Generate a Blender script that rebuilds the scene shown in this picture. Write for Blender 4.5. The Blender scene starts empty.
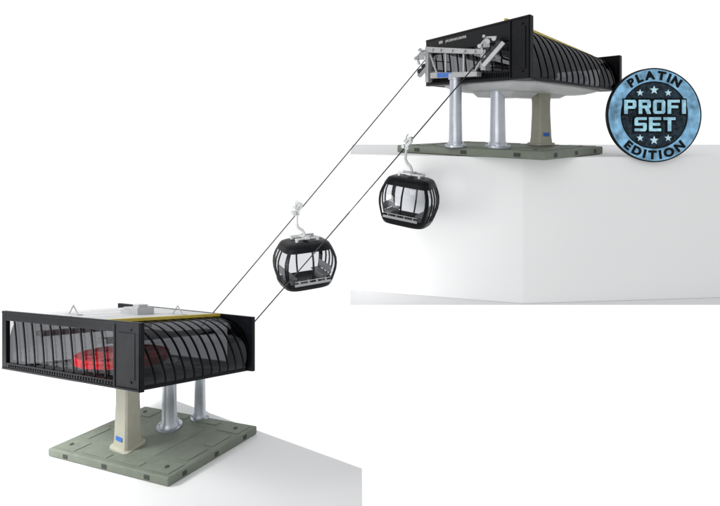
import bpy, bmesh, math, random
from mathutils import Vector, Matrix
random.seed(4)
scene = bpy.context.scene
COL = scene.collection

# ------------------------------------------------------------------ materials
def mat(name, color, rough=0.5, metal=0.0, spec=0.4, var=0.08, scale=12.0, bump=0.0, bscale=80.0):
    m = bpy.data.materials.new(name); m.use_nodes = True
    nt = m.node_tree; b = nt.nodes['Principled BSDF']
    b.inputs['Roughness'].default_value = rough
    b.inputs['Metallic'].default_value = metal
    b.inputs['Specular IOR Level'].default_value = spec
    tc = nt.nodes.new('ShaderNodeTexCoord')
    n = nt.nodes.new('ShaderNodeTexNoise'); n.inputs['Scale'].default_value = scale
    n.inputs['Detail'].default_value = 5
    nt.links.new(tc.outputs['Object'], n.inputs['Vector'])
    r = nt.nodes.new('ShaderNodeValToRGB')
    r.color_ramp.elements[0].position = 0.3; r.color_ramp.elements[1].position = 0.7
    r.color_ramp.elements[0].color = tuple(c*(1-var) for c in color)+(1,)
    r.color_ramp.elements[1].color = tuple(min(1, c*(1+var)) for c in color)+(1,)
    nt.links.new(n.outputs['Fac'], r.inputs['Fac'])
    nt.links.new(r.outputs['Color'], b.inputs['Base Color'])
    if bump > 0:
        n2 = nt.nodes.new('ShaderNodeTexNoise'); n2.inputs['Scale'].default_value = bscale
        nt.links.new(tc.outputs['Object'], n2.inputs['Vector'])
        bp = nt.nodes.new('ShaderNodeBump'); bp.inputs['Strength'].default_value = bump
        bp.inputs['Distance'].default_value = 0.01
        nt.links.new(n2.outputs['Fac'], bp.inputs['Height'])
        nt.links.new(bp.outputs['Normal'], b.inputs['Normal'])
    return m

def glass(name, tint, gloss_col, gfac, rough=0.08, edge=0.35):
    m = bpy.data.materials.new(name); m.use_nodes = True
    nt = m.node_tree; nt.nodes.clear()
    o = nt.nodes.new('ShaderNodeOutputMaterial')
    t = nt.nodes.new('ShaderNodeBsdfTransparent'); t.inputs[0].default_value = tint+(1,)
    g = nt.nodes.new('ShaderNodeBsdfGlossy'); g.inputs[0].default_value = gloss_col+(1,)
    g.inputs['Roughness'].default_value = rough
    tc = nt.nodes.new('ShaderNodeTexCoord')
    n = nt.nodes.new('ShaderNodeTexNoise'); n.inputs['Scale'].default_value = 2.5
    nt.links.new(tc.outputs['Object'], n.inputs['Vector'])
    lw = nt.nodes.new('ShaderNodeLayerWeight')
    pw = nt.nodes.new('ShaderNodeMath'); pw.operation = 'POWER'; pw.inputs[1].default_value = 3
    nt.links.new(lw.outputs['Facing'], pw.inputs[0])
    ml = nt.nodes.new('ShaderNodeMath'); ml.operation = 'MULTIPLY'; ml.inputs[1].default_value = edge
    nt.links.new(pw.outputs[0], ml.inputs[0])
    mr = nt.nodes.new('ShaderNodeMapRange')
    mr.inputs['From Min'].default_value = 0.3; mr.inputs['From Max'].default_value = 0.7
    mr.inputs['To Min'].default_value = gfac*0.6; mr.inputs['To Max'].default_value = gfac*1.3
    nt.links.new(n.outputs['Fac'], mr.inputs['Value'])
    ad = nt.nodes.new('ShaderNodeMath'); ad.operation = 'ADD'; ad.use_clamp = True
    nt.links.new(mr.outputs[0], ad.inputs[0]); nt.links.new(ml.outputs[0], ad.inputs[1])
    mx = nt.nodes.new('ShaderNodeMixShader')
    nt.links.new(ad.outputs[0], mx.inputs[0])
    nt.links.new(t.outputs[0], mx.inputs[1]); nt.links.new(g.outputs[0], mx.inputs[2])
    nt.links.new(mx.outputs[0], o.inputs[0])
    return m

BLACK = mat('black_plastic', (0.004, 0.0045, 0.006), 0.38, spec=0.12, var=0.25, bump=0.12)
RIBM = mat('rib_plastic', (0.002, 0.002, 0.003), 0.35, spec=0.12, var=0.2)
SMOKE = glass('smoked_glazing', (0.25, 0.255, 0.27), (0.30, 0.31, 0.33), 0.08, 0.06, 0.45)
BACKGL = glass('back_glazing', (0.40, 0.405, 0.42), (0.25, 0.26, 0.28), 0.05, 0.1, 0.2)
CLEAR = glass('light_glazing', (0.80, 0.80, 0.81), (0.5, 0.5, 0.52), 0.05, 0.06, 0.1)
CABGL = glass('cabin_glazing', (0.86, 0.87, 0.885), (0.6, 0.6, 0.62), 0.035, 0.05, 0.15)
ROOF = mat('light_grey_roof', (0.48, 0.49, 0.50), 0.55, var=0.05, bump=0.1)
CASE = mat('light_casing', (0.56, 0.57, 0.58), 0.45, var=0.04, bump=0.1)
YELLOW = mat('yellow_stripe', (0.52, 0.41, 0.06), 0.5)
PLATE = mat('grey_green_plate', (0.150, 0.170, 0.138), 0.6, spec=0.3, var=0.08, scale=9, bump=0.35, bscale=60)
PAD = mat('grey_green_pad', (0.158, 0.178, 0.145), 0.58, spec=0.3, var=0.08, scale=14, bump=0.3, bscale=60)
SLOT = mat('dark_slot', (0.04, 0.043, 0.038), 0.7)
BEIGE = mat('beige_plastic', (0.36, 0.355, 0.29), 0.5, var=0.06, bump=0.15)
SILVER = mat('silver_paint', (0.45, 0.48, 0.53), 0.30, metal=0.7, var=0.06)
GREYM = mat('light_metal', (0.42, 0.43, 0.44), 0.4, metal=0.35, var=0.10)
MIDG = mat('mid_grey', (0.22, 0.23, 0.24), 0.5, var=0.1)
SEAT = mat('dark_seat', (0.13, 0.135, 0.14), 0.5, var=0.1)
DECK = mat('dark_deck', (0.07, 0.073, 0.076), 0.5, var=0.15)
DARKM = mat('dark_rubber', (0.03, 0.03, 0.032), 0.5, var=0.1)
RED = mat('red_wheel', (0.72, 0.007, 0.018), 0.40, var=0.08, spec=.3)
STEEL = mat('dark_rope', (0.012, 0.012, 0.013), 0.5, spec=0.2)
BLUE = mat('blue_label', (0.03, 0.14, 0.50), 0.45)
WHITE = mat('white_print', (0.62, 0.62, 0.62), 0.5, var=0.02)
BLOCK = mat('white_block', (0.80, 0.805, 0.815), 0.85, spec=0.1, var=0.006, scale=1.5)
FLOOR = mat('pale_floor', (0.70, 0.705, 0.715), 0.85, spec=0.1, var=0.006, scale=1.5)
UFLOOR = mat('pale_lower_floor', (0.76, 0.765, 0.775), 0.85, spec=0.1, var=0.006, scale=1.5)
BADGEBLUE = mat('ice_blue_print', (0.33, 0.62, 0.88), 0.35, metal=0.0, var=0.40, scale=16)
RIMBLUE = mat('steel_blue_ring', (0.20, 0.42, 0.62), 0.35, metal=0.2, var=0.55, scale=11)
STAR = mat('pale_star', (0.55, 0.80, 0.95), 0.4, var=0.1)
BADGEDARK = mat('dark_splatter', (0.012, 0.024, 0.036), 0.6, spec=0.2, var=0.98, scale=26, bump=0.3)
BADGEBLACK = mat('black_badge', (0.003, 0.004, 0.005), 0.5, spec=0.12)

# ------------------------------------------------------------------ mesh builder
class MB:
    def __init__(s): s.v = []; s.f = []
    def add(s, vs, fs):
        o = len(s.v); s.v += [Vector(p) for p in vs]; s.f += [tuple(i+o for i in f) for f in fs]
    def hexa(s, p):
        s.add(p, [(0,3,2,1),(4,5,6,7),(0,1,5,4),(1,2,6,5),(2,3,7,6),(3,0,4,7)])
    def box(s, c, d):
        x,y,z = c; a,b,e = [q/2 for q in d]
        s.hexa([(x-a,y-b,z-e),(x+a,y-b,z-e),(x+a,y+b,z-e),(x-a,y+b,z-e),
                (x-a,y-b,z+e),(x+a,y-b,z+e),(x+a,y+b,z+e),(x-a,y+b,z+e)])
    def tube(s, path, rad, seg=12):
        path = [Vector(p) for p in path]; n = len(path)
        if not isinstance(rad, (list, tuple)): rad = [rad]*n
        vs = []; fs = []; ref = None
        for i, p in enumerate(path):
            t = (path[min(i+1, n-1)]-path[max(i-1, 0)]).normalized()
            if ref is None:
                ref = Vector((0,0,1)) if abs(t.z) < .9 else Vector((1,0,0))
            a = (ref-t*ref.dot(t)).normalized(); ref = a; b = t.cross(a)
            for j in range(seg):
                th = 2*math.pi*j/seg
                vs.append(p+(a*math.cos(th)+b*math.sin(th))*rad[i])
        for i in range(n-1):
            for j in range(seg):
                k = (j+1) % seg
                fs.append((i*seg+j, i*seg+k, (i+1)*seg+k, (i+1)*seg+j))
        fs.append(tuple(range(seg))[::-1]); fs.append(tuple((n-1)*seg+j for j in range(seg)))
        s.add(vs, fs)
    def cyl(s, p0, p1, r0, r1=None, seg=28):
        s.tube_st(p0, p1, [(0, r0), (1, r0 if r1 is None else r1)], seg)
    def tube_st(s, p0, p1, prof, seg=28):
        p0 = Vector(p0); p1 = Vector(p1); t = (p1-p0).normalized()
        ref = Vector((0,0,1)) if abs(t.z) < .9 else Vector((1,0,0))
        a = (ref-t*ref.dot(t)).normalized(); b = t.cross(a); vs = []; fs = []
        for (q, r) in prof:
            c = p0.lerp(p1, q)
            for j in range(seg):
                th = 2*math.pi*j/seg; vs.append(c+(a*math.cos(th)+b*math.sin(th))*r)
        for i in range(len(prof)-1):
            for j in range(seg):
                k = (j+1) % seg
                fs.append((i*seg+j, i*seg+k, (i+1)*seg+k, (i+1)*seg+j))
        fs.append(tuple(range(seg))[::-1]); fs.append(tuple((len(prof)-1)*seg+j for j in range(seg)))
        s.add(vs, fs)
    def strip(s, rings):
        m = len(rings[0]); vs = [p for r in rings for p in r]; fs = []
        for i in range(len(rings)-1):
            for j in range(m):
                k = (j+1) % m; fs.append((i*m+j, i*m+k, (i+1)*m+k, (i+1)*m+j))
        fs.append(tuple(range(m))[::-1]); fs.append(tuple((len(rings)-1)*m+j for j in range(m)))
        s.add(vs, fs)
    def obj(s, name, m, parent=None, bevel=0.0, smooth=False, solid=0.0, local=False, recalc=True):
        org = Vector((0,0,0))
        if parent is not None and not local:
            org = Vector(parent['org']) if 'org' in parent.keys() else Vector((0,0,0))
        me = bpy.data.meshes.new(name)
        me.from_pydata([v-org for v in s.v], [], s.f); me.materials.append(m)
        if recalc:
            bm = bmesh.new(); bm.from_mesh(me); bmesh.ops.recalc_face_normals(bm, faces=bm.faces); bm.to_mesh(me); bm.free()
        if smooth:
            for p in me.polygons: p.use_smooth = True
            me.set_sharp_from_angle(angle=math.radians(40))
        ob = bpy.data.objects.new(name, me); COL.objects.link(ob)
        if parent is not None:
            ob.parent = parent
            if not local: ob['org'] = list(org)
        if solid:
            q = ob.modifiers.new('Solid', 'SOLIDIFY'); q.thickness = solid; q.offset = -1
        if bevel:
            q = ob.modifiers.new('Bevel', 'BEVEL'); q.width = bevel; q.segments = 2; q.limit_method = 'ANGLE'
            q.angle_limit = math.radians(40)
        return ob

def empty(name, loc, label, cat, group=None):
    e = bpy.data.objects.new(name, None); COL.objects.link(e)
    e.location = loc; e.empty_display_size = 0.1
    e['org'] = list(loc); e['label'] = label; e['category'] = cat
    if group: e['group'] = group
    return e

def tag(o, label, cat, group=None):
    o['label'] = label; o['category'] = cat
    if group: o['group'] = group

def text_geo(txt, size, extrude, offset=0.0):
    cu = bpy.data.curves.new('t', 'FONT'); cu.body = txt; cu.size = size; cu.extrude = extrude
    cu.offset = offset; cu.align_x = 'CENTER'; cu.align_y = 'CENTER'; cu.resolution_u = 6
    o = bpy.data.objects.new('t', cu); COL.objects.link(o)
    bpy.context.view_layer.update()
    ev = o.evaluated_get(bpy.context.evaluated_depsgraph_get()); me = ev.to_mesh()
    vs = [v.co.copy() for v in me.vertices]; fs = [tuple(p.vertices) for p in me.polygons]
    ev.to_mesh_clear(); bpy.data.objects.remove(o); bpy.data.curves.remove(cu)
    return vs, fs

class Frame:
    def __init__(s, N, L, R, K):
        s.c = (N, L, R, K)
    def __call__(s, u, v, w):
        N, L, R, K = s.c
        q = [(1-u)*(1-v), u*(1-v), (1-u)*v, u*v]
        x = sum(k*c[0] for k, c in zip(q, s.c)); y = sum(k*c[1] for k, c in zip(q, s.c))
        zb = sum(k*c[2] for k, c in zip(q, s.c)); zt = sum(k*c[3] for k, c in zip(q, s.c))
        return Vector((x, y, zb+(zt-zb)*w))
    def hx(s, mb, u0, u1, v0, v1, w0, w1):
        H = s
        mb.hexa([H(u0,v0,w0),H(u1,v0,w0),H(u1,v1,w0),H(u0,v1,w0),H(u0,v0,w1),H(u1,v0,w1),H(u1,v1,w1),H(u0,v1,w1)])

PROF0 = [(0.205,0.955),(0.162,0.935),(0.120,0.895),(0.085,0.83),(0.056,0.74),(0.037,0.62),(0.025,0.48),(0.020,0.32),(0.022,0.16),(0.034,0.04)]
def refine(p, n=3):
    out = []
    for i in range(len(p)-1):
        a = p[max(i-1,0)]; b = p[i]; c = p[i+1]; d = p[min(i+2,len(p)-1)]
        for k in range(n):
            t = k/n
            out.append(tuple(.5*(2*b[j]+(c[j]-a[j])*t+(2*a[j]-5*b[j]+4*c[j]-d[j])*t*t+(3*b[j]-a[j]-3*c[j]+d[j])*t**3) for j in (0,1)))
    out.append(p[-1]); return out
PROF = refine(PROF0)

def build_station(H, st, nrib, posts, ow, wheel_w, wheel_mat, stripe_top, uw, case_d):
    mb = MB()
    H.hx(mb, 0.205,0.222, 0.031,0.969, 0.90,0.955); H.hx(mb, 0.778,0.795, 0.031,0.969, 0.90,0.955)
    H.hx(mb, 0.03,0.065, 0.031,0.969, 0.0,0.05); H.hx(mb, 0.935,0.97, 0.031,0.969, 0.0,0.05)
    hood = mb.obj('hood', BLACK, st, bevel=0.003)
    for (v0, v1) in ((0.0, 0.03), (0.97, 1.0)):
        mb = MB()
        u0, u1 = uw, 0.965; w0, w1 = ow
        H.hx(mb, 0,u0, v0,v1, 0,1); H.hx(mb, u1,1.0, v0,v1, 0,1)
        H.hx(mb, u0+.0005,u1-.0005, v0,v1, 0,w0); H.hx(mb, u0+.0005,u1-.0005, v0,v1, w1,1)
        va, vb = (v0-0.005, v0-0.0003) if v0 == 0 else (v1+0.0003, v1+0.005)
        H.hx(mb, 0.004,0.996, va,vb, 0.962,0.995); H.hx(mb, 0.004,0.996, va,vb, 0.005,0.035)
        H.hx(mb, 0.004,0.014, va,vb, 0.0355,0.9615); H.hx(mb, u0-.011,u0-.001, va,vb, 0.0355,0.9615)
        n = 42
        for k in range(n):
            a = u0+0.01+(u1-u0-0.02)*k/n
            H.hx(mb, a, a+0.006, va,vb, 0.05, w0-0.03)
        for w_ in (.12,.88):
            H.hx(mb, .05,.060, va,vb, w_-.013,w_+.013)
        # shallow raised field on the corner panel
        H.hx(mb, .03,u0-.026, va+.002 if v0 == 0 else va, vb if v0 == 0 else vb-.002, .16,.84)
        fr = mb.obj('end_frame', BLACK, hood, bevel=0.0025)
        if v0 == 0:
            mb = MB()
            for k in range(posts):
                uu = u0+(u1-u0)*(k+1)/(posts+1); rings = []
                for i in range(7):
                    t = i/6; w = w0-0.01+(w1-w0+0.02)*t; du = -0.012+0.028*t**1.4
                    th = 0.0034+0.0010*t
                    a = uu+du
                    rings.append([H(a-th,v0+.010,w),H(a+th,v0+.010,w),H(a+th,v0+.018,w),H(a-th,v0+.018,w)])
                mb.strip(rings)
            mb.obj('window_bar', RIBM, hood)
        mb = MB()
        mb.add([H(u0,v0+.026,w0),H(u1,v0+.026,w0),H(u1,v0+.026,w1),H(u0,v0+.026,w1)], [(0,1,2,3)])
        mb.obj('window_pane', CLEAR if v0 == 0 else BACKGL, hood)
    for side in (0, 1):
        g = (lambda u: u) if side == 0 else (lambda u: 1-u)
        mb = MB(); nv = 24
        vs = []
        for (u, w) in PROF:
            for j in range(nv+1): vs.append(H(g(u), 0.032+0.936*j/nv, w))
        fs = []
        for i in range(len(PROF)-1):
            for j in range(nv):
                a = i*(nv+1)+j; fs.append((a, a+1, a+nv+2, a+nv+1))
        mb.add(vs, fs)
        mb.obj('curved_glazing', SMOKE, hood, smooth=True)
        if side == 1: continue
        mb = MB(); nr = nrib
        for k in range(nr):
            vc = 0.032+0.936*(k+0.30)/nr; h = 0.0042; rings = []
            for (u, w) in PROF:
                sh = 0.115*(1-w)**1.25-.015
                v_ = min(max(vc+sh, .04), .962)
                rings.append([H(g(u-0.004),v_-h,w+0.004),H(g(u-0.004),v_+h,w+0.004),H(g(u+0.004),v_+h,w-.004),H(g(u+0.004),v_-h,w-.004)])
            mb.strip(rings)
        mb.obj('glazing_rib', RIBM, hood)
    mb = MB()
    H.hx(mb, 0.2225,0.7775, 0.032,0.968, 0.955,0.985)
    for k in range(4):
        a = 0.235+k*0.134
        H.hx(mb, a,a+0.126, 0.05,0.95, 0.9845,0.998)
    mb.obj('roof', ROOF, hood, bevel=0.002)
    mb = MB(); H.hx(mb, 0.203,0.222, 0.032,0.968, 0.956,stripe_top)
    mb.obj('roof_stripe', YELLOW, hood)
    for (u, v) in ((0.55,0.12),(0.28,0.66)):
        mb = MB()
        mb.tube([H(u-.035,v,1.0), H(u,v,1.15), H(u+.035,v,1.0)], 0.007, 6)
        H.hx(mb, u-.05,u+.05, v-.02,v+.02, .995,1.012)
        mb.obj('lifting_lug', GREYM, hood)
    mb = MB(); H.hx(mb, 0.35,0.45, 0.40,0.54, 0.99,1.12); H.hx(mb, 0.36,0.40, 0.42,0.50, 1.11,1.17)
    H.hx(mb, 0.45,0.49, 0.42,0.52, 0.99,1.07)
    mb.obj('roof_box', GREYM, hood, bevel=0.004)
    mb = MB()
    H.hx(mb, 0.0655,0.9345, 0.04,0.96, 0.012,0.03)
    mb.obj('hood_floor', DECK, hood)
    mb = MB()
    H.hx(mb, 0.30,0.70, 0.06,0.94, 0.031,0.07)
    for v in (.2,.45,.7):
        H.hx(mb, 0.10,0.90, v,v+.04, 0.071,0.09)
    H.hx(mb, 0.24,0.30, 0.04,0.96, 0.62,0.70); H.hx(mb, 0.70,0.76, 0.04,0.96, 0.62,0.70)
    H.hx(mb, 0.30,0.70, 0.60,0.64, 0.62,0.70)
    mb.obj('machinery_deck', DECK, hood, bevel=0.004)
    def rect(u0,u1,v0,v1,w):
        cu, cv = .12*(u1-u0), .12*(v1-v0)
        return [H(u0+cu,v0,w),H(u1-cu,v0,w),H(u1,v0+cv,w),H(u1,v1-cv,w),H(u1-cu,v1,w),H(u0+cu,v1,w),H(u0,v1-cv,w),H(u0,v0+cv,w)]
    mb = MB(); d = case_d
    mb.strip([rect(.08,.92,.045,.955,.011), rect(.08,.92,.045,.955,-.15*d), rect(.16,.84,.09,.91,-.45*d), rect(.22,.78,.13,.87,-.55*d)])
    mb.strip([rect(.30,.70,.16,.50,-.551*d), rect(.34,.66,.19,.47,-d)])
    mb.strip([rect(.32,.68,.58,.84,-.551*d), rect(.36,.64,.61,.81,-.9*d)])
    mb.obj('underside_casing', CASE, hood, bevel=0.006)
    c = H(0.44, 0.385, wheel_w); ex = (H(0.6,0.40,wheel_w)-H(0.44,.4,wheel_w)).normalized()
    ey = (H(0.44,0.6,wheel_w)-H(0.44,.4,wheel_w)); ey = (ey-ex*ey.dot(ex)).normalized(); ez = ex.cross(ey)
    if ez.z < 0: ez = -ez
    ez = (ez*.82+Vector((0,0,1))*.18).normalized(); ex = (ex-ez*ex.dot(ez)).normalized(); ey = ez.cross(ex)
    mb = MB(); R = 0.45; seg = 64
    prof = [(R*0.78,-.012),(R*.82,-.020),(R,-.036),(R,-.010),(R*.965,0),(R,.010),(R,.036),(R*0.82,.020),(R*0.78,.012)]
    rings = []
    for j in range(seg):
        th = 2*math.pi*j/seg; d = ex*math.cos(th)+ey*math.sin(th)
        rings.append([c+d*r+ez*h for (r, h) in prof])
    vs = [p for r in rings for p in r]; m = len(prof); fs = []
    for j in range(seg):
        for i in range(m):
            fs.append((j*m+i, j*m+(i+1) % m, ((j+1) % seg)*m+(i+1) % m, ((j+1) % seg)*m+i))
    mb.add(vs, fs)
    mb.cyl(c-ez*.03, c+ez*.05, .10)
    mb.cyl(c-ez*.016, c-ez*.006, R*.785, seg=48)
    for j in range(8):
        th = 2*math.pi*j/8+.2; d = ex*math.cos(th)+ey*math.sin(th); s_ = ez.cross(d)*.03; z_ = ez*.020
        a, b = c+d*.095, c+d*R*.79
        mb.hexa([a-s_-z_,a+s_-z_,b+s_-z_,b-s_-z_,a-s_+z_,a+s_+z_,b+s_+z_,b-s_+z_])
    mb.obj('drive_wheel', wheel_mat, st)
    return hood

def build_plate(Q, st):
    mb = MB(); Q.hx(mb, 0,1, 0,1, 0,1)
    pl = mb.obj('base_plate', PLATE, st, bevel=0.012)
    mb = MB(); t = .99; e = 1.07
    for (u0,u1,v0,v1) in ((.03,.20,.04,.20),(.03,.20,.80,.96),(.80,.97,.04,.20),(.80,.97,.80,.96),
                          (.26,.48,.05,.12),(.53,.74,.05,.12),(.26,.48,.88,.95),(.53,.74,.88,.95),
                          (.05,.12,.26,.48),(.05,.12,.53,.74),(.88,.95,.26,.48),(.88,.95,.53,.74),
                          (.28,.72,.22,.78)):
        Q.hx(mb, u0,u1,v0,v1, t,e if (u1-u0) < .3 else 1.04)
    mb.obj('raised_pad', PAD, pl, bevel=0.003)
    for (u,v) in ((.10,.12),(.9,.12),(.10,.88),(.9,.88)):
        mb = MB(); c = Q(u,v,1.07); mb.cyl(c-Vector((0,0,.01)), c+Vector((0,0,.004)), .022, seg=18)
        mb.obj('bolt', SLOT, pl)
    for k in (.16, .5, .84):
        mb = MB(); Q.hx(mb, k-.02,k+.02, -.003,.02, .25,.72); mb.obj('mounting_slot', SLOT, pl)
        mb = MB(); Q.hx(mb, -.003,.02, k-.02,k+.02, .25,.72); mb.obj('mounting_slot', SLOT, pl)
    return pl

def round_pillar(st, x, y, z0, z1, r):
    mb = MB(); L = z1-z0; f = lambda h: h/L
    mb.tube_st((x,y,z0),(x,y,z1), [(0,r*1.75),(f(.022),r*1.75),(f(.024),r*1.35),(f(.05),r*1.25),(f(.07),r*1.06),(f(.3),r),(0.92,r*.93),(0.921,r*1.15),(1,r*1.15)], 32)
    for j in range(6):
        a = j*math.pi/3; c = Vector((x+math.cos(a)*r*1.55, y+math.sin(a)*r*1.55, z0+.02))
        mb.cyl(c, c+Vector((0,0,.015)), r*.12, seg=8)
    return mb.obj('round_pillar', SILVER, st, smooth=True)

def square_pillar(st, x, y, z0, z1, a, ang, lab=.16, flare=1.15):
    mb = MB(); ca, sa = math.cos(ang), math.sin(ang)
    rings = []
    L = z1-z0
    for (h, sx, sy) in ((0,1.40,1.3),(.03,1.40,1.3),(.032,1.12,1.08),(.1,1.03,1.0),(.6*L,.92,.88),(.8*L,.92,.88),(.92*L,(1+flare)/2,.95),(L,flare,1.05)):
        r = []
        for (i, j) in ((-1,-.8),(-.8,-1),(.8,-1),(1,-.8),(1,.8),(.8,1),(-.8,1),(-1,.8)):
            px, py = i*a*sx, j*a*sy
            r.append(Vector((x+px*ca-py*sa, y+px*sa+py*ca, z0+h)))
        rings.append(r)
    mb.strip(rings)
    p = mb.obj('square_pillar', BEIGE, st, bevel=0.004)
    mb = MB()
    d = Vector((sa, -ca, 0)); s = Vector((ca, sa, 0)); c = Vector((x,y,z0+lab))+d*(a*1.02)
    def q(i, j, k): return c+s*i+Vector((0,0,j))+d*k
    i0, i1, j0, j1 = -.45*a, .45*a, -.02, .02
    mb.hexa([q(i0,j0,-.02),q(i1,j0,-.02),q(i1,j0,.004),q(i0,j0,.004),q(i0,j1,-.02),q(i1,j1,-.02),q(i1,j1,.004),q(i0,j1,.004)])
    mb.obj('blue_label', BLUE, p)
    return p

# ================================================================== LOWER STATION
N=(-1.890,4.30,-2.391,-1.789); L=(-3.866,5.40,-2.743,-2.115); R=(-1.134,5.40,-2.765,-2.180)
K=(-3.11,6.50,-3.117,-2.445)
HL = Frame(N, L, R, K)
st1 = empty('cable_car_station', Vector((-2.2,5.4,-3.53)), 'black glazed station with red wheel on grey-green base plate', 'station', 'cable car stations of the model set')
hood1 = build_station(HL, st1, 12, 10, (.12,.84), .29, RED, 1.005, .16, .12)
TH=.085
F=(-1.766,4.60); Lp=(-3.276,5.25); Rp=(-1.133,5.50); B=(-2.643,6.15)
QL = Frame((*F,-3.34-TH,-3.34),(*Lp,-3.50-TH,-3.50),(*Rp,-3.42-TH,-3.42),(*B,-3.58-TH,-3.58))
build_plate(QL, st1)
square_pillar(st1, -2.419,5.21,-3.45,-2.66, .10, math.radians(-28), .13)
round_pillar(st1, -2.123,5.57,-3.475,-2.74, .078)
round_pillar(st1, -1.847,5.772,-3.50,-2.86, .060)

# ================================================================== UPPER STATION
N=(1.53,4.50,.333,.909); L=(.825,6.25,.360,.935); R=(3.013,5.75,.276,.680); K=(2.31,7.5,.31,.72)
HU = Frame(N, L, R, K)
st2 = empty('cable_car_station', Vector((1.62,5.87,-.44)), 'black glazed station with silver entry gantry on white pedestal', 'station', 'cable car stations of the model set')
hood2 = build_station(HU, st2, 15, 9, (0.16, 0.66), .3, DARKM, 1.075, .15, .24)
QU = Frame((1.813,4.9,-.445,-.36),(.444,6.0,-.445,-.36),(2.795,5.75,-.445,-.36),(1.426,6.85,-.445,-.36))
build_plate(QU, st2)
round_pillar(st2, 1.065,5.57,-.355,.46, .070)
round_pillar(st2, 1.50,5.45,-.355,.33, .080)
square_pillar(st2, 2.136,5.9,-.355,.28, .088, math.radians(20), .13, 1.0)
# entry gantry
G = Frame((1.245,4.96,.36,.65),(.79,6.07,.40,.83),(1.305,5.01,.36,.65),(.85,6.12,.40,.83))
mb = MB()
G.hx(mb, 0,1, 0,1, .84,1.0)
G.hx(mb, .12,.9, 0,1, .10,.26)
mb.hexa([G(.0,0,.30),G(.07,0,.30),G(.07,1,.30),G(.0,1,.30),G(.0,0,.839),G(.07,0,.839),G(.07,1,.839),G(.0,1,.839)])
G.hx(mb, .94,1.0, 0,1, .0,.839)
for a,b in (((.05,.83),(.20,.2)),((.95,.83),(.80,.2)),((.35,.84),(.35,.22)),((.65,.84),(.65,.22))):
    mb.tube([G(a[0],.5,a[1]),G(b[0],.5,b[1])], .014, 8)
for u in (.02,.98):
    mb.tube([G(u,.5,.9), G(u,6,.9)], .02, 8); mb.tube([G(u,.5,.35), G(u,6,.35)], .014, 8)
for u in (.15,.3,.5,.7,.85):
    G.hx(mb, u-.012,u+.012, -.25,-.01, .88,.96)
gan = mb.obj('entry_gantry', GREYM, st2, bevel=0.003)
mb = MB(); G.hx(mb, .52,.76, -.10,-.01, .11,.25); mb.obj('blue_label', BLUE, gan)

C1a=Vector((-1.828,5.785,-2.44)); C1b=Vector((.793,6.1,.67))
C2a=Vector((-1.232,5.60,-2.374)); C2b=Vector((1.274,4.90,.6566))
def sheaves(P, d, k=1.0):
    d = d.normalized(); ax = Vector((d.y, -d.x, 0)).normalized(); n = ax.cross(d)
    if n.z > 0: n = -n
    mb = MB()
    for i in range(4):
        c = P-d*(i*.07-.08)*k+n*.042*k
        mb.cyl(c-ax*.018*k, c+ax*.018*k, .034*k, seg=20); mb.cyl(c-ax*.036*k, c+ax*.036*k, .014*k, seg=10)
    mb.obj('sheave_wheel', DARKM, gan, smooth=True)
    mb = MB()
    a = P+d*.12*k+n*.045*k; b = P-d*.18*k+n*.045*k
    for s in (-.032*k, .032*k):
        t = .006*k
        mb.hexa([a+ax*(s-t),a+ax*(s+t),b+ax*(s+t),b+ax*(s-t),
                 a+n*.04*k+ax*(s-t),a+n*.04*k+ax*(s+t),b+n*.04*k+ax*(s+t),b+n*.04*k+ax*(s-t)])
    m_ = P-d*.02*k+n*.07*k
    mb.tube([m_, m_+n*.05+Vector((.02,.03,0)), P+Vector((.03,.14,-.10))], .020*k, 8)
    up = -n
    mb.tube([P+up*.02-d*.08*k, P+up*.09*k-d*.03*k, P+up*.09*k+d*.06*k, P+up*.02+d*.12*k], .014*k, 8)
    for (o1, o2, sz) in ((.06,.03,.055),(.09,-.05,.04),(.03,.09,.045),(.12,.05,.03)):
        c = P+up*o1*k+d*o2*k; mb.cyl(c-ax*.03*k, c+ax*.03*k, sz*.5*k, seg=14)
    mb.box(P+up*.05*k, (.06*k,.06*k,.05*k))
    mb.obj('sheave_bracket', GREYM, gan, bevel=.002)
sheaves(C1b, C1b-C1a, 1.1); sheaves(C2b, C2b-C2a, 1.0)
vs, fs = text_geo('JÄGERNDORFER', 0.039, 0.0015, 0.0)
c = HU(.64,-.0008,.875); ex = (HU(.54,-.0008,.875)-HU(.74,-.0008,.875)).normalized(); up = Vector((0,0,1)); nn = ex.cross(up)
mb = MB(); mb.add([c+ex*v.x*1.5+up*v.y+nn*(v.z+.003) for v in vs], fs)
mb.obj('lettering', WHITE, st2, recalc=False)
mb = MB()
for k in range(3):
    b0 = c-ex*(.30+k*.030); mb.hexa([b0-up*.014+nn*.001,b0+ex*.016-up*.014+nn*.001,b0+ex*.016-up*.014+nn*.003,b0-up*.014+nn*.003,
      b0+up*.019+nn*.001,b0+ex*.016+up*.019+nn*.001,b0+ex*.016+up*.019+nn*.003,b0+up*.019+nn*.003])
mb.obj('logo_mark', WHITE, st2)

# ================================================================== CABLES
for (a, b) in ((C1a, C1b), (C2a, C2b)):
    mb = MB()
    pts = [a+(b-a)*t+Vector((0,0,-.03*4*t*(1-t)*.3)) for t in [i/16 for i in range(17)]]
    pts.append(b+Vector((.35,.25,.0)))
    mb.tube(pts, .0062, 8)
    o = mb.obj('haul_cable', STEEL, smooth=True)
    tag(o, 'thin dark haul cable stretched between the two stations', 'cable', 'haul cables between the stations')

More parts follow.
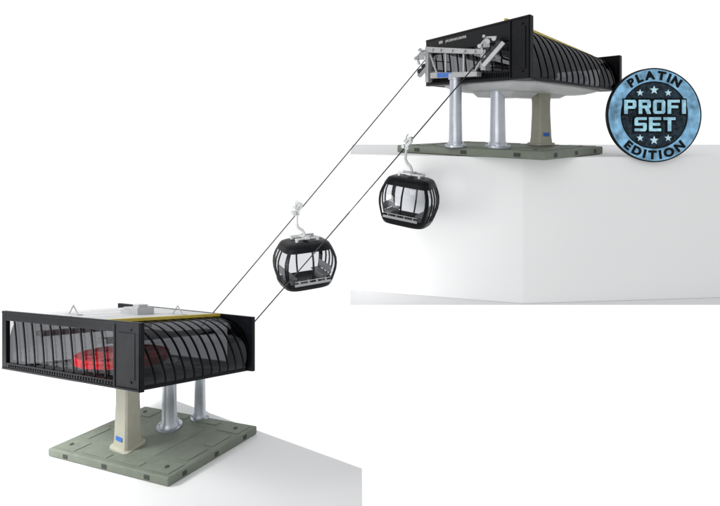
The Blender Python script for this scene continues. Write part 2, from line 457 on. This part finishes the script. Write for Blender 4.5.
# ================================================================== GONDOLAS
def cab_s(h):
    pts = [(0,.78),(.04,.825),(.12,.87),(.25,.93),(.38,.98),(.52,1.0),(.66,.985),(.78,.93),(.88,.865),(.95,.815),(1,.77)]
    for (a, b) in zip(pts, pts[1:]):
        if a[0] <= h <= b[0]:
            t = (h-a[0])/(b[0]-a[0]); return a[1]+(b[1]-a[1])*t
    return pts[-1][1]
def build_cabin(label):
    e = bpy.data.objects.new('gondola_cabin', None); COL.objects.link(e); e.empty_display_size = .1
    e['label'] = label; e['category'] = 'gondola'; e['group'] = 'gondolas hanging from the cables'
    A, Bd, Hh = .350, .280, .475
    NA, NH = 240, 50
    def pt(i, j, k=1.0):
        th = 2*math.pi*i/NA; ct, sn = math.cos(th), math.sin(th); p = 4.4
        r = (abs(ct)**p+abs(sn)**p)**(-1/p); h = j/NH
        s = cab_s(h)*k
        return Vector((A*r*ct*s, Bd*r*sn*s, (h-.5)*Hh))
    vs = [pt(i, j) for j in range(NH+1) for i in range(NA)]
    fr, gl = [], []
    mull = [(43,3.4),(137,3.4),(223,3.4),(317,3.4),(270,1.8),(90,1.8),
            (-9,1.0),(9,1.0),(171,1.0),(189,1.0),(-27,.8),(27,.8)]
    for j in range(NH):
        h = (j+.5)/NH
        for i in range(NA):
            a = (i+.5)*360/NA
            bar = h < .12 or h > .88 or any(abs((a-m+180) % 360-180) < w for m, w in mull)
            f = (j*NA+i, j*NA+(i+1) % NA, (j+1)*NA+(i+1) % NA, (j+1)*NA+i)
            (fr if bar else gl).append(f)
    mb = MB(); mb.add(vs, fr); mb.obj('cabin_frame', BLACK, e, local=True, solid=.014, smooth=True, recalc=False)
    mb = MB(); mb.add([v*.985 for v in vs], gl); mb.obj('window', CABGL, e, local=True, smooth=True, recalc=False)
    rings = []
    for (z, k) in ((.5,1.005),(.53,.96),(.56,.82),(.575,.5),(.58,.06)):
        r = []
        for i in range(0, NA, 4):
            q = pt(i, NH, k); r.append(Vector((q.x, q.y, z*Hh)))
        rings.append(r)
    mb = MB(); mb.strip(rings); mb.obj('cabin_roof', BLACK, e, local=True, smooth=True)
    rings = []
    for (z, k) in ((-.54,.92),(-.52,.99),(-.50,1.005),(-.46,1.0),(-.45,.98)):
        rings.append([Vector((pt(i,0,k).x, pt(i,0,k).y, z*Hh)) for i in range(0, NA, 4)])
    mb = MB(); mb.strip(rings); mb.obj('cabin_floor', BLACK, e, local=True, smooth=True)
    for s in (-1, 1):
        mb = MB()
        mb.box((s*.20,0,-.130), (.10,.34,.024)); mb.box((s*.262,0,-.075), (.016,.34,.09))
        mb.box((s*.20,0,-.18), (.05,.26,.07))
        mb.obj('bench', SEAT, e, local=True, bevel=.008)
    mb = MB()
    mb.box((0,-.268,-.165), (.44,.012,.028)); mb.box((0,-.268,-.125), (.44,.008,.010))
    for x in (-.16,-.05,.05,.16):
        mb.box((x,-.250,-.148), (.010,.04,.055))
    mb.obj('ski_rack', MIDG, e, local=True, bevel=.003)
    mb = MB(); zt = .56*Hh
    for s in (-1, 1):
        mb.box((0, s*.085, zt+.040), (.30,.022,.020))
        for x in (-.13, .13): mb.box((x, s*.085, zt+.012), (.03,.03,.045))
    mb.box((0,0,zt+.042), (.06,.21,.028))
    mb.obj('roof_bracket', GREYM, e, local=True, bevel=.004)
    mb = MB()
    arm = [(0,0,zt+.04),(-.005,0,zt+.08),(-.025,0,zt+.115),(-.075,0,zt+.15),(-.100,0,zt+.19),(-.104,0,zt+.25),(-.100,0,zt+.31),(-.092,0,zt+.345)]
    mb.tube(arm, [.018,.017,.017,.017,.017,.017,.017,.018], 12)
    mb.obj('hanger_arm', GREYM, e, local=True, smooth=True)
    mb = MB(); z = zt+.36
    d = Vector((.62,0,.74)).normalized(); n = Vector((-.74,0,.62))
    c0 = Vector((-.085,0,z))
    Y = Vector((0,1,0))
    def ob(c, hl, hn, hy):
        mb.hexa([c-d*hl-n*hn-Y*hy, c+d*hl-n*hn-Y*hy, c+d*hl-n*hn+Y*hy, c-d*hl-n*hn+Y*hy,
                 c-d*hl+n*hn-Y*hy, c+d*hl+n*hn-Y*hy, c+d*hl+n*hn+Y*hy, c-d*hl+n*hn+Y*hy])
    ob(c0, .065, .020, .022); ob(c0+n*.036+d*.022, .035, .013, .032); ob(c0-n*.030-d*.04, .022, .013, .020)
    for q in (-.058, .066):
        cc = c0+d*q+n*.024; mb.cyl(cc-Vector((0,.036,0)), cc+Vector((0,.036,0)), .024, seg=16)
    mb.cyl(c0+n*.055-Vector((0,.032,0)), c0+n*.055+Vector((0,.032,0)), .015, seg=12)
    mb.tube([c0+n*.04, c0+n*.08+d*.04, c0+n*.085+d*.08], .008, 8)
    mb.obj('cable_grip', GREYM, e, local=True, bevel=.003)
    return e
g1 = build_cabin('black gondola with clear windows hanging on the lower cable stretch')
g1.location = (-.655,5.915,-1.745); g1.rotation_euler = (0,0,math.radians(28))
bpy.context.view_layer.update()
g2 = bpy.data.objects.new('gondola_cabin', None); COL.objects.link(g2)
for k in ('label','category','group'): g2[k] = g1[k]
g2['label'] = 'black gondola with clear windows hanging near the upper station'
for ch in list(g1.children):
    c = ch.copy(); COL.objects.link(c); c.parent = g2
g2.location = (.50,5.10,-.872); g2.scale = (.82,.82,.91); g2.rotation_euler = (0,math.radians(6),math.radians(-26))

# ================================================================== ROUND BADGE SIGN
bc = Vector((3.145,5.36,.0)); Rb = .504
bd = empty('round_badge', Vector((bc.x,bc.y,-.504)), 'round steel blue and black badge reading platin profi set edition', 'sign')
mb = MB(); mb.cyl(bc+Vector((0,.02,0)), bc-Vector((0,.01,0)), Rb*.97, seg=96); mb.obj('badge_disc', BADGEBLACK, bd)
def ring(r0, r1, y0, y1, name, m):
    mb = MB(); seg = 96; vs = []; fs = []
    for j in range(seg):
        th = 2*math.pi*j/seg; d = Vector((math.cos(th),0,math.sin(th)))
        for (r, y) in ((r0,y0),(r1,y0),(r1,y1),(r0,y1)): vs.append(bc+d*r+Vector((0,y,0)))
    for j in range(seg):
        k = (j+1) % seg
        for i in range(4):
            fs.append((j*4+i, j*4+(i+1) % 4, k*4+(i+1) % 4, k*4+i))
    mb.add(vs, fs); mb.obj(name, m, bd, bevel=.002)
ring(Rb*.975, Rb, .025, -.020, 'badge_rim', BADGEBLACK)
ring(Rb*.715, Rb*.974, -.0102, -.020, 'badge_ring', RIMBLUE)
mb = MB(); mb.cyl(bc-Vector((0,.0102,0)), bc-Vector((0,.014,0)), Rb*.69, seg=96); mb.obj('badge_field', BADGEDARK, bd)
def arc_text(mb, txt, rad, size, mid, step, flip):
    widths = []
    geos = []
    for chh in txt:
        vs, fs = text_geo(chh, size, .003, .006); w = max(v.x for v in vs)-min(v.x for v in vs)
        cx = (max(v.x for v in vs)+min(v.x for v in vs))/2; cy = (max(v.y for v in vs)+min(v.y for v in vs))/2
        geos.append(([Vector((v.x-cx, v.y-cy, v.z)) for v in vs], fs)); widths.append(w*1.12+step)
    tot = sum(widths); pos = -tot/2
    for (g, w) in zip(geos, widths):
        s = pos+w/2; pos += w
        a = mid+s/rad if flip else mid-s/rad
        c = bc+Vector((math.cos(a),0,math.sin(a)))*rad
        t = Vector((math.sin(a),0,-math.cos(a)))*(1 if not flip else -1)
        u = Vector((math.cos(a),0,math.sin(a)))*(1 if not flip else -1)
        mb.add([c+t*v.x*1.12+u*v.y+Vector((0,-.0215-v.z,0)) for v in g[0]], g[1])
for (tx, md, fl) in (('PLATIN', math.pi/2, False), ('EDITION', -math.pi/2, True)):
    mb = MB(); arc_text(mb, tx, Rb*.845, .120, md, .026, fl); mb.obj('ring_lettering', BADGEBLACK, bd, recalc=False)
S = .29; h_ = .20; q = .13
GL = {
 'P': [[(0,0),(S,0),(S,1),(0,1)],[(S,1-h_),(1-S,1-h_),(1-S,1),(S,1)],[(1-S,.36),(1-q,.36),(1,.36+q),(1,1-q),(1-q,1),(1-S,1)],[(S,.36),(1-S,.36),(1-S,.36+h_),(S,.36+h_)]],
 'R': [[(0,0),(S,0),(S,1),(0,1)],[(S,1-h_),(1-S,1-h_),(1-S,1),(S,1)],[(1-S,.40),(1-q*.6,.40),(1,.40+q*.8),(1,1-q),(1-q,1),(1-S,1)],[(S,.40),(1-S,.40),(1-S,.40+h_),(S,.40+h_)],[(.70,0),(1.02,0),(.84,.40),(.50,.40)]],
 'O': [[(q,0),(S,0),(S,1),(q,1),(0,1-q),(0,q)],[(1-S,0),(1-q,0),(1,q),(1,1-q),(1-q,1),(1-S,1)],[(S,0),(1-S,0),(1-S,h_),(S,h_)],[(S,1-h_),(1-S,1-h_),(1-S,1),(S,1)]],
 'F': [[(0,0),(S,0),(S,1),(0,1)],[(S,1-h_),(1,1-h_),(1,1),(S,1)],[(S,.40),(.88,.40),(.88,.40+h_),(S,.40+h_)]],
 'I': [[(0,0),(.31,0),(.31,1),(0,1)]],
 'S': [[(0,0),(1-q,0),(1,q),(1,h_),(0,h_)],[(1-S,h_),(1,h_),(1,.40),(1-S,.40)],[(0,.60),(0,.40+.07),(.07,.40),(1,.40),(1,.53),(.93,.60)],[(0,.60),(S,.60),(S,.80),(0,.80)],[(0,.80),(1,.80),(1,1),(q,1),(0,1-q)]],
 'E': [[(0,0),(S,0),(S,1),(0,1)],[(S,0),(1,0),(1,h_),(S,h_)],[(S,.40),(.92,.40),(.92,.60),(S,.60)],[(S,.80),(1,.80),(1,1),(S,1)]],
 'T': [[(0,.80),(1,.80),(1,1),(0,1)],[(.5-S/2,0),(.5+S/2,0),(.5+S/2,.80),(.5-S/2,.80)]]}
def block_word(txt, cw, ch, gap, cz, grow, y0, y1, mb):
    ws = [cw*(.31 if c == 'I' else 1) for c in txt]; tot = sum(ws)+gap*(len(txt)-1); x = -tot/2
    for c, w in zip(txt, ws):
        for poly in GL[c]:
            P2 = [(x+a*cw, cz-ch/2+b*ch) for a, b in poly]
            if grow:
                X0 = min(p[0] for p in P2)-grow; X1 = max(p[0] for p in P2)+grow
                Z0 = min(p[1] for p in P2)-grow; Z1 = max(p[1] for p in P2)+grow
                P2 = [(X0,Z0),(X1,Z0),(X1,Z1),(X0,Z1)]
            n = len(P2)
            vs = [bc+Vector((a, y1, b)) for a, b in P2]+[bc+Vector((a, y0, b)) for a, b in P2]
            mb.add(vs, [tuple(range(n)), tuple(range(n,2*n))[::-1]]+[(i,i+n,(i+1) % n+n,(i+1) % n) for i in range(n)])
        x += w+gap
for (g_, y0, y1, nm, m_) in ((.015,-.018,-.024,'lettering_outline',BADGEBLACK),(0,-.025,-.033,'lettering',BADGEBLUE)):
    mb = MB()
    block_word('PROFI', .128, .150, .026, .088, g_, y0, y1, mb)
    block_word('SET', .128, .150, .026, -.098, g_, y0, y1, mb)
    mb.obj(nm, m_, bd)
for (x, z, r) in ((-.15,.238,.040),(0,.268,.050),(.15,.238,.040),(-.15,-.245,.040),(0,-.270,.050),(.15,-.245,.040)):
    mb = MB(); pts = []
    for k in range(10):
        a = math.pi/2+k*math.pi/5; rr = r if k % 2 == 0 else r*.42
        pts.append(bc+Vector((x+rr*math.cos(a), -.0145, z+rr*math.sin(a))))
    c1 = bc+Vector((x,-.020,z))
    mb.add(pts+[c1], [(k, (k+1) % 10, 10) for k in range(10)]); mb.obj('star', STAR, bd)
mb = MB(); mb.box((bc.x, bc.y+.12, -.443), (.16,.24,.010)); mb.box((bc.x, bc.y+.0275, -.40), (.16,.014,.12)); mb.obj('mounting_bracket', BADGEBLACK, bd, bevel=.002)

# ================================================================== BLOCK AND GROUNDS
def prism(name, poly, z0, z1, m, bevel=0):
    mb = MB(); n = len(poly)
    vs = [Vector((x,y,z0)) for x, y in poly]+[Vector((x,y,z1)) for x, y in poly]
    fs = [tuple(range(n))[::-1], tuple(range(n, 2*n))]+[(i,(i+1) % n,(i+1) % n+n,i+n) for i in range(n)]
    mb.add(vs, fs); return mb.obj(name, m, bevel=bevel)
b = prism('pedestal_block', [(1.73,5.30),(5.5,5.60),(5.5,7.6),(-.116,7.6),(-.116,5.72)], -2.0, -.450, BLOCK, .004)
tag(b, 'tall white pedestal block carrying the upper station', 'pedestal')
mb = MB(); mb.add([(-.10,5.27,-2.001),(6.5,5.27,-2.001),(6.5,7.6,-2.001),(-.14,7.6,-2.001)], [(0,1,2,3)])
g = mb.obj('floor', UFLOOR); g['kind'] = 'structure'
mb = MB()
def gz(x, y): return -3.428+.052*(x+1.766)-.1255*(y-4.6)
poly = [(.018,2.5),(.018,4.74),(-1.147,5.575),(-3.5,7.27),(-7,7.27),(-7,2.5)]
n = len(poly)
vs = [Vector((x,y,gz(x,y))) for x, y in poly]+[Vector((x,y,gz(x,y)-.05)) for x, y in poly]
mb.add(vs, [tuple(range(n)), tuple(range(n,2*n))[::-1]]+[(i,(i+1) % n,(i+1) % n+n,i+n) for i in range(n)])
g = mb.obj('ground', FLOOR); g['kind'] = 'structure'

# ================================================================== LIGHT: white studio, brighter backdrop than room side
w = bpy.data.worlds.new('World'); scene.world = w; w.use_nodes = True
nt = w.node_tree; bg = nt.nodes['Background']; bg.inputs[0].default_value = (1,1,1,1)
tc = nt.nodes.new('ShaderNodeTexCoord'); sx = nt.nodes.new('ShaderNodeSeparateXYZ'); mr = nt.nodes.new('ShaderNodeMapRange')
nt.links.new(tc.outputs['Generated'], sx.inputs[0]); nt.links.new(sx.outputs['Y'], mr.inputs['Value'])
mr.inputs['From Min'].default_value = -0.4; mr.inputs['From Max'].default_value = 0.35
mr.inputs['To Min'].default_value = 0.70; mr.inputs['To Max'].default_value = 1.02
nt.links.new(mr.outputs[0], bg.inputs[1])
def area(loc, target, size, energy, spread=180):
    l = bpy.data.lights.new('area_lamp', 'AREA'); l.size = size; l.energy = energy; l.color = (1,.995,.98)
    l.spread = math.radians(spread)
    o = bpy.data.objects.new('area_lamp', l); COL.objects.link(o); o.location = loc
    o.rotation_euler = (Vector(target)-Vector(loc)).to_track_quat('-Z', 'Y').to_euler()
area((-7.0,4.0,0.5), (-4.6,5.6,-3.9), 2.0, 190, 80)  # added unseen lamp, narrowed to lift the left ground to white
area((-3.5,-3.0,3.0), (0.5,6.0,-.8), 8.0, 330)
area((-2.4,3.6,-1.3), (-.7,5.9,-1.3), 1.6, 26, 60)  # added lamp out of view; fades the block's left end towards white

# ================================================================== CAMERA
cd = bpy.data.cameras.new('Camera'); cam = bpy.data.objects.new('Camera', cd); COL.objects.link(cam)
cd.sensor_width = 36; cd.lens = 25; cd.shift_y = -138/720; cd.clip_end = 200; cd.clip_start = .05
cam.location = (0,0,0); cam.rotation_euler = (math.radians(90),0,0)
scene.camera = cam
scene.view_settings.view_transform = 'Standard'; scene.view_settings.look = 'None'
scene.view_settings.exposure = 0
for o in scene.objects:
    if 'org' in o.keys(): del o['org']
